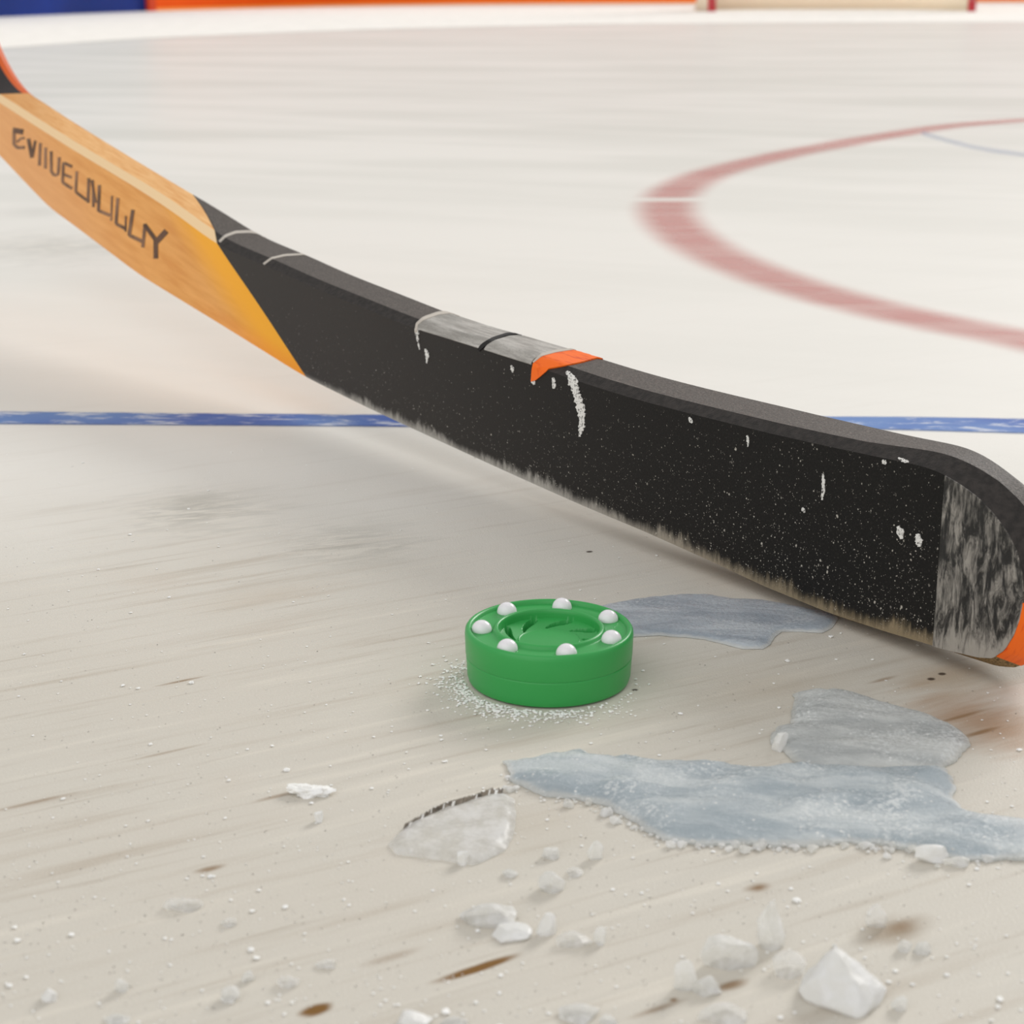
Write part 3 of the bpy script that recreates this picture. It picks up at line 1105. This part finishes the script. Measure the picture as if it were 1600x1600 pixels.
def plate(name, px, h, mat, label, cat, amp=.0012, step=.0025, edge=.006, wob=.25, seed=1.0, z0=.0002, parent=None, group=None, ridge=0.0, res=.0035):
    G = [gnd(x, y)[:2] for x, y in px]
    O = roughen(G, amp, 160, step, seed)
    O = np.array(O)
    n = len(O)
    A, B = O, np.roll(O, -1, axis=0)
    def dist(P):
        d = B - A
        t = np.clip(((P - A) * d).sum(1) / np.maximum((d * d).sum(1), 1e-12), 0, 1)
        return np.sqrt((((A + d * t[:, None]) - P) ** 2).sum(1).min())
    def inside(P):
        c = (A[:, 1] > P[1]) != (B[:, 1] > P[1])
        xi = A[:, 0] + (P[1] - A[:, 1]) / np.where(B[:, 1] == A[:, 1], 1e-12, B[:, 1] - A[:, 1]) * (B[:, 0] - A[:, 0])
        return (np.sum(c & (P[0] < xi)) % 2) == 1
    pts = [Vector(p) for p in O]
    x0, y0 = O.min(0); x1, y1 = O.max(0)
    for x in np.arange(x0, x1, res):
        for y in np.arange(y0, y1, res):
            p = np.array([x + rnd.uniform(-.3, .3) * res, y + rnd.uniform(-.3, .3) * res])
            if inside(p) and dist(p) > res * .5:
                pts.append(Vector(p))
    edges = [(i, (i + 1) % n) for i in range(n)]
    v2, e2, f2, *_ = delaunay_2d_cdt(pts, edges, [], 2, 1e-6)
    V, U = [], []
    bound = set()
    for i, p in enumerate(v2):
        d = dist(np.array(p))
        onb = d < 1e-5
        k = min(1, d / edge)
        prof_ = (1 - (1 - k) ** 2.2)
        f = mn.fractal(Vector((p[0] * 55 + seed, p[1] * 90, seed * 3)), 1.0, 2.0, 4)
        z = h * (.22 + .78 * prof_) * (1 + wob * f)
        V.append((p[0], p[1], max(z, .0003) + z0)); U.append((min(1, d / .012), 0))
    nn = len(V)
    Fc = [tuple(f) for f in f2]
    # boundary edges and skirt to the ice
    cnt = {}
    for f in Fc:
        for a, b in zip(f, f[1:] + f[:1]):
            cnt[(min(a, b), max(a, b))] = cnt.get((min(a, b), max(a, b)), 0) + 1
    low = {}
    def lowv(i):
        if i not in low:
            low[i] = len(V); V.append((V[i][0], V[i][1], z0)); U.append((0, 0))
        return low[i]
    base = [tuple(reversed(f)) for f in Fc]
    top = list(Fc)
    for (a, b), c in cnt.items():
        if c == 1:
            top.append((a, b, lowv(b), lowv(a)))
    for f in base:
        top.append(tuple(lowv(i) for i in f))
    c = O.mean(0)
    V = [(v[0] - c[0], v[1] - c[1], v[2]) for v in V]
    o = link_mesh(name, V, top, mat, None, uvs=U, sharp=60)
    o.location = (c[0], c[1], 0)
    fix_normals(o)
    if parent is None:
        tag(o, label, cat, group)
    return o


plate('meltwater_puddle', [(930, 950), (970, 941), (1000, 936), (1040, 932), (1075, 929), (1110, 931), (1140, 936), (1190, 938), (1220, 943), (1260, 951), (1300, 959), (1310, 968), (1300, 982), (1285, 990), (1250, 988), (1222, 988),
                           (1210, 997), (1204, 1008), (1192, 1015), (1160, 1015), (1130, 1007), (1100, 1000), (1070, 997), (1030, 994), (990, 996), (940, 985)],
      .0016, M['puddle'], 'blue-grey puddle of slush between the green puck and the black blade', 'puddle', amp=.0004, edge=.004, wob=.12, seed=2.2)
plate('ice_sheet', [(785, 1192), (830, 1189), (870, 1180), (905, 1174), (920, 1181), (960, 1186), (1030, 1191), (1100, 1195), (1150, 1200), (1200, 1201), (1245, 1196), (1330, 1203), (1420, 1200), (1476, 1204),
                    (1486, 1218), (1490, 1246), (1502, 1266), (1535, 1276), (1600, 1286), (1690, 1300), (1690, 1352), (1600, 1345), (1550, 1348), (1500, 1346), (1440, 1331), (1400, 1326), (1330, 1318), (1260, 1326), (1180, 1322),
                    (1100, 1323), (1030, 1312), (1000, 1292), (950, 1262), (900, 1250), (840, 1243), (800, 1221)],
      .0046, M['shard'], 'large flat blue-grey ice sheet with frosted broken edge in front of the puck', 'ice sheet', amp=.0018, edge=.012, wob=.5, seed=4.1)
plate('ice_sheet', [(1238, 1190), (1222, 1176), (1207, 1166), (1205, 1148), (1216, 1138), (1233, 1134), (1239, 1118), (1241, 1102), (1238, 1088), (1270, 1081), (1310, 1084), (1360, 1092), (1400, 1108), (1450, 1122),
                    (1490, 1138), (1514, 1155), (1506, 1178), (1490, 1194), (1470, 1204), (1420, 1203), (1330, 1208), (1280, 1204), (1250, 1200)],
      .0040, M['shardgrey'], 'torn grey ice fragment lying behind the large blue-grey sheet', 'ice sheet', amp=.0016, edge=.008, wob=.35, seed=6.7)
slab = empty('ice_plate', tuple(np.r_[gnd(715, 1300)[:2], 0]), 'clear thin ice plate with dark jagged upper edge left of the large sheet', 'ice plate')
p_ = plate('plate_body', [(640, 1290), (700, 1264), (785, 1242), (804, 1252), (806, 1290), (800, 1312), (788, 1332), (740, 1354), (690, 1346), (620, 1336), (606, 1322), (625, 1304)],
           .0030, M['chunkclear'], None, None, amp=.0006, edge=.004, wob=.3, seed=8.8, parent=slab)
p_.parent = slab; p_.location = Vector(p_.location) - slab.location
# jagged strip, refraction darkening given as solid colour, along the plate's upper edge
V, Fc, mi = [], [], []
refr_line = polyline([(632, 1294), (655, 1281), (672, 1270), (690, 1262), (720, 1253), (745, 1246), (765, 1238), (786, 1238)], 70)
prev = None
for i, (x, y) in enumerate(refr_line):
    c = gnd(x, y + 2)
    w = .0009 + .0010 * abs(mn.noise(Vector((i * .9, 1, 2)))) + (.0006 if i > 28 or i < 14 else -.0003)
    hh = .0020 + .0008 * mn.noise(Vector((i * 1.3, 5, 2)))
    j = .0006 * mn.noise(Vector((i * .8, 9, 4)))
    b0 = len(V)
    V += [(c[0] - .3 * w, c[1] - w + j, .0003), (c[0], c[1] - w * .3 + j, hh), (c[0], c[1] + w * .5 + j, hh * .9), (c[0], c[1] + w * 1.2 + j, .0003)]
    if i:
        for k in range(4):
            k2 = (k + 1) % 4
            Fc.append((b0 - 4 + k, b0 - 4 + k2, b0 + k2, b0 + k))
            mi.append(1 if (mn.noise(Vector((i * .45, k * 3.1, 7))) > .22) else 0)
Fc += [(0, 1, 2, 3), tuple(len(V) - 4 + k for k in range(4))]; mi += [0, 0]
fr_ = fix_normals(link_mesh('refraction_edge', V, Fc, [M['refraction'], M['snow']], slab, mi=mi, smooth=False))
tag(fr_, 'dark jagged fracture edge')


# ------------------------------------------------------------------ ice chunks
def chunk(px, py, w, hpx, mat, label, name='ice_chunk', cat='ice chunk', group=None, planes=15, seed=0, aspect=.8, yaw=None, lump=.06, sub=4, sharp=18):
    """px, py: centre of the foot in the photograph, w: width in pixels, hpx: height in pixels"""
    r = random.Random(seed * 13 + 5)
    g = gnd(px, py)
    d = (g - EYE) @ FW
    W_ = w * d / FPX
    dep = math.asin(H / np.linalg.norm(g - EYE))
    D_ = W_ * aspect
    Hh = max((hpx * d / FPX - D_ * math.sin(dep) * .8) / math.cos(dep), W_ * .22)
    bm = bmesh.new()
    bmesh.ops.create_icosphere(bm, subdivisions=sub, radius=1)
    pl = []
    for _ in range(planes):
        v = Vector((r.gauss(0, 1), r.gauss(0, 1), r.gauss(0, .8))).normalized()
        pl.append((v, r.uniform(.58, .86)))
    for v in bm.verts:
        s = 1.0
        n_ = v.co.normalized()
        for p, dd in pl:
            q = n_.dot(p)
            if q * s > dd:
                s = dd / q
        s *= 1 + lump * mn.fractal(n_ * 2.2 + Vector((seed, 0, 0)), 1.0, 2.0, 3)
        v.co = n_ * s
    a = r.uniform(0, 6.28) if yaw is None else yaw
    ca, sa = math.cos(a), math.sin(a)
    for v in bm.verts:
        x, y, z = v.co
        v.co = (x * ca - y * sa, x * sa + y * ca, z)
    for v in bm.verts:
        v.co.z = max(v.co.z, -.42)
    mn_ = [min(v.co[i] for v in bm.verts) for i in range(3)]; mx_ = [max(v.co[i] for v in bm.verts) for i in range(3)]
    for v in bm.verts:
        v.co = ((v.co.x - (mn_[0] + mx_[0]) / 2) / (mx_[0] - mn_[0]) * W_, (v.co.y - (mn_[1] + mx_[1]) / 2) / (mx_[1] - mn_[1]) * D_, (v.co.z - mn_[2]) / (mx_[2] - mn_[2]) * Hh)
    me = bpy.data.meshes.new(name); bm.to_mesh(me); bm.free()
    me.materials.append(mat)
    me.polygons.foreach_set('use_smooth', [True] * len(me.polygons))
    me.set_sharp_from_angle(angle=math.radians(sharp))
    o = bpy.data.objects.new(name, me)
    C.objects.link(o)
    o.location = (g[0], g[1], 0)
    return tag(o, label, cat, group)


W_, P_, K_ = M['chunkwhite'], M['chunkpale'], M['chunkclear']
# the largest chunk is cut to its own facets
g_ = gnd(1316, 1555)
u1 = ((g_ - EYE) @ FW) / FPX
bm = bmesh.new()
for x, y, z in ((12, -70, 0), (-60, -20, 0), (-71, 0, 12), (-46, 40, 24), (-16, 10, 78), (-6, 22, 74), (14, 20, 55), (44, 30, 25), (72, 0, 9), (54, -30, 0), (0, 70, 0), (50, 40, 0), (-50, 50, 0), (14, -38, 42), (-42, -18, 42), (60, -12, 22), (30, -58, 14), (-30, -48, 10)):
    bm.verts.new((x * u1, y * u1, z * u1))
r_ = bmesh.ops.convex_hull(bm, input=bm.verts)
bmesh.ops.delete(bm, geom=[v for v in bm.verts if not v.link_faces], context='VERTS')
bmesh.ops.bevel(bm, geom=list(bm.edges), offset=.0005, segments=1, affect='EDGES')
bmesh.ops.triangulate(bm, faces=bm.faces)
bmesh.ops.subdivide_edges(bm, edges=bm.edges, cuts=5, use_grid_fill=True)
for v in bm.verts:
    if v.co.z > .0004:
        q = v.co * 190
        v.co += Vector((mn.noise(q), mn.noise(q + Vector((7, 0, 0))), mn.noise(q + Vector((0, 9, 0))))) * .0007
    v.co.z = max(v.co.z, 0)
bmesh.ops.recalc_face_normals(bm, faces=bm.faces)
me = bpy.data.meshes.new('ice_chunk'); bm.to_mesh(me); bm.free()
me.materials.append(W_)
me.polygons.foreach_set('use_smooth', [True] * len(me.polygons))
me.set_sharp_from_angle(angle=math.radians(22))
o_ = bpy.data.objects.new('ice_chunk', me); C.objects.link(o_); o_.location = (g_[0], g_[1], 0)
tag(o_, 'largest white ice chunk, faceted like a rock, near the bottom right corner', 'ice chunk')
chunk(1404, 1577, 26, 28, P_, 'small ragged ice crumb just right of the largest white chunk', seed=4)
chunk(1304, 1480, 10, 9, W_, 'tiny white ice bead at the top tip of the largest chunk', seed=5)
chunk(1204, 1480, 46, 80, P_, 'tall pointed pale ice spire left of the largest white chunk', seed=6, aspect=.6)
chunk(1138, 1506, 92, 62, P_, 'wide pale ice shard with jagged crest below the pointed spire', seed=7, aspect=.5)
chunk(1232, 1520, 56, 50, K_, 'translucent ice piece tucked against the left side of the largest chunk', seed=8)
chunk(1070, 1546, 36, 54, P_, 'upright pale ice nub left of the jagged shard', seed=9, aspect=.6)
chunk(1104, 1550, 48, 38, P_, 'flat blocky ice piece joined to the upright nub', seed=10)
chunk(1128, 1592, 80, 40, K_, 'translucent ice lump cut by the bottom edge below the blocky piece', seed=11)
chunk(1412, 1484, 24, 24, P_, 'left half of the pair of small pale chunks above the largest chunk', seed=12)
chunk(1440, 1488, 30, 24, P_, 'right half of the pair of small pale chunks above the largest chunk', seed=13)
chunk(1368, 1446, 34, 44, K_, 'ragged clear ice scrap above the largest chunk', seed=14)
chunk(1456, 1345, 56, 34, W_, 'oblong white ice block against the front edge of the big sheet', seed=15, aspect=.5)
chunk(1494, 1352, 46, 20, P_, 'low pale ice sliver right of the oblong white block', seed=16, aspect=.5)
chunk(762, 1440, 90, 52, P_, 'broad pale ice lump at the left of the cluster below the clear plate', seed=17, aspect=.7)
chunk(800, 1462, 64, 34, W_, 'rounded white ice lump at the front of the cluster below the clear plate', seed=18)
chunk(853, 1458, 32, 40, W_, 'upright whitish ice tooth in the middle of the bottom cluster', seed=19, aspect=.7)
chunk(897, 1474, 58, 30, K_, 'low translucent ice slab right of the upright tooth', seed=20, aspect=.6)
chunk(937, 1474, 20, 32, P_, 'small pointed ice tip at the right end of the bottom cluster', seed=21)
chunk(862, 1390, 44, 40, P_, 'crumbly pale ice bit above the bottom cluster', seed=22)
chunk(898, 1366, 28, 18, K_, 'thin clear ice chip beside the crumbly bit', seed=23)
chunk(930, 1342, 26, 32, P_, 'oval pale ice chip standing below the big sheet', seed=24, aspect=.5)
chunk(860, 1340, 28, 22, P_, 'small rounded ice chip left of the oval chip', seed=25)
chunk(797, 1368, 26, 16, P_, 'flat pale ice chip below the clear plate', seed=26)
chunk(723, 1350, 18, 26, W_, 'glinting white ice crumb on the lower rim of the clear plate', seed=27)
chunk(648, 1602, 58, 40, W_, 'bright white ice chunk cut off by the bottom edge', seed=28)
chunk(708, 1602, 46, 24, P_, 'pale ice lump beside the bright chunk at the bottom edge', seed=29)
chunk(905, 1590, 66, 34, P_, 'pale ice mound at the bottom edge below the bottom cluster', seed=30)
chunk(950, 1598, 30, 20, P_, 'little ice lump right of the mound at the bottom edge', seed=31)
chunk(486, 1240, 80, 26, M['snow'], 'crumbly white snow clump left of the clear plate', 'snow_clump', 'snow clump', seed=32, planes=4, lump=.45, aspect=.5)
chunk(286, 1419, 62, 30, K_, 'glassy streaked ice chip alone at the lower left', seed=33, aspect=.6)
chunk(357, 1446, 26, 18, K_, 'small glassy chip just right of the streaked chip', seed=34)
chunk(77, 1562, 26, 24, W_, 'white pebble of ice in the lower left corner', seed=35)
chunk(190, 1548, 24, 26, P_, 'pale ice pebble right of the lower left corner', seed=36)
chunk(360, 1562, 32, 30, P_, 'rounded pale ice pebble of the bottom left group', seed=37)
chunk(388, 1532, 22, 22, P_, 'smaller ice pebble above the rounded one at bottom left', seed=38)
chunk(450, 1538, 36, 26, K_, 'translucent double ice pebble near the brown stain', seed=39)
chunk(508, 1510, 34, 18, K_, 'faint flat clear chip above the brown stain', seed=40)
chunk(184, 1596, 40, 16, P_, 'low pale ice crumb at the bottom edge on the left', seed=41)
chunk(498, 1284, 14, 20, W_, 'small white ice crumb under the snow clump', seed=42)
chunk(1218, 1172, 26, 34, W_, 'white frosted nub at the left end of the torn grey fragment', seed=44)


# ------------------------------------------------------------------ crumbs (uncountable)
def crumbs(name, label, cat, gen, count, mat, seed):
    r = random.Random(seed)
    V, Fc = [], []
    ico = bmesh.new(); bmesh.ops.create_icosphere(ico, subdivisions=1, radius=1)
    iv = [v.co.copy() for v in ico.verts]; ifc = [[v.index for v in f.verts] for f in ico.faces]
    ico.free()
    for _ in range(count):
        q = gen(r)
        if q is None:
            continue
        x, y, s, flat = q
        b0 = len(V)
        for v in iv:
            k = s * r.uniform(.7, 1.25)
            V.append((x + v.x * k, y + v.y * k, max(0.0002, s * flat * .55 + v.z * k * flat)))
        Fc += [tuple(b0 + i for i in f) for f in ifc]
    o = link_mesh(name, V, Fc, mat, smooth=True, sharp=50)
    return tag(o, label, cat, kind='stuff')


def ring_gen(r):
    a = r.gauss(math.radians(232), .75)
    rr_ = .0385 + abs(r.gauss(0, .0075))
    return PX + rr_ * math.cos(a), PY + rr_ * math.sin(a), r.uniform(.00025, .0009), .6


crumbs('snow_powder', 'fine white snow powder gathered round the foot of the puck', 'snow', ring_gen, 900, M['snow'], 3)


def wide_gen(r):
    px, py = r.uniform(-60, 1660), 700 + 950 * r.random() ** .8
    g = gnd(px, py)
    # keep clear of the puck
    if math.hypot(g[0] - PX, g[1] - PY) < .045:
        return None
    return g[0], g[1], min(.0016, .00016 + r.expovariate(1 / .00022)), .5


crumbs('ice_crumbs', 'tiny white ice crumbs sprinkled over the near ice', 'ice crumbs', wide_gen, 2600, M['snow'], 5)


def sheet_gen(r):
    a = r.random()
    L = polyline([(800, 1225), (900, 1250), (1000, 1292), (1040, 1314), (1180, 1322), (1330, 1318), (1440, 1332), (1560, 1348)], 100)
    q = L[int(a * 99)]
    g = gnd(q[0] + r.gauss(0, 10), q[1] + r.gauss(0, 5) + 2)
    return g[0], g[1], min(.0024, .0004 + r.expovariate(1 / .0006)), .7


crumbs('broken_ice', 'crushed white ice bits along the front edge of the large sheet', 'ice crumbs', sheet_gen, 330, M['chunkpale'], 8)

# ------------------------------------------------------------------ light
w = bpy.data.worlds.new('World')
bpy.context.scene.world = w
w.use_nodes = True
nt_ = w.node_tree
bg = nt_.nodes['Background']
tc = nt_.nodes.new('ShaderNodeTexCoord')
sp = nt_.nodes.new('ShaderNodeSeparateXYZ')
mr = nt_.nodes.new('ShaderNodeMapRange')
mxn = nt_.nodes.new('ShaderNodeMix'); mxn.data_type = 'RGBA'
nt_.links.new(tc.outputs['Generated'], sp.inputs[0])
nt_.links.new(sp.outputs[2], mr.inputs[0])
mr.inputs[1].default_value = 0.0; mr.inputs[2].default_value = 0.9
nt_.links.new(mr.outputs[0], mxn.inputs[0])
mxn.inputs[6].default_value = (.82, .81, .79, 1)
mxn.inputs[7].default_value = (1.0, .990, .968, 1)
nt_.links.new(mxn.outputs[2], bg.inputs[0])
bg.inputs[1].default_value = .60

sl = bpy.data.lights.new('arena_light', 'SUN')
sl.energy = 1.7
sl.angle = math.radians(20)
sl.color = (1, .985, .96)
so = bpy.data.objects.new('arena_light', sl)
C.objects.link(so)
az, elv = math.radians(36), math.radians(27)       # from behind the stick, a little to the right
dvec = Vector((math.sin(az) * math.cos(elv), math.cos(az) * math.cos(elv), math.sin(elv)))
so.rotation_euler = dvec.to_track_quat('Z', 'Y').to_euler()

s2 = bpy.data.lights.new('front_fill', 'SUN')  # added soft sun behind the camera, lifts the front faces
s2.energy = .8
s2.angle = math.radians(70)
so2 = bpy.data.objects.new('front_fill', s2)
C.objects.link(so2)
so2.rotation_euler = Vector((-.45, -.75, .6)).to_track_quat('Z', 'Y').to_euler()

# ------------------------------------------------------------------ camera
cd = bpy.data.cameras.new('camera')
cd.sensor_width = 36
cd.lens = FPX / 1600 * 36
cd.clip_start = .01; cd.clip_end = 200
cd.dof.use_dof = True
cd.dof.focus_distance = .90
cd.dof.aperture_fstop = 18
co_ = bpy.data.objects.new('camera', cd)
C.objects.link(co_)
co_.location = (0, 0, H)
co_.rotation_euler = (math.pi / 2 - PITCH, 0, 0)
sc = bpy.context.scene
sc.camera = co_
sc.view_settings.view_transform = 'Standard'
sc.view_settings.look = 'None'
sc.view_settings.gamma = 1
sc.view_settings.use_curve_mapping = False
sc.view_settings.exposure = 0.07
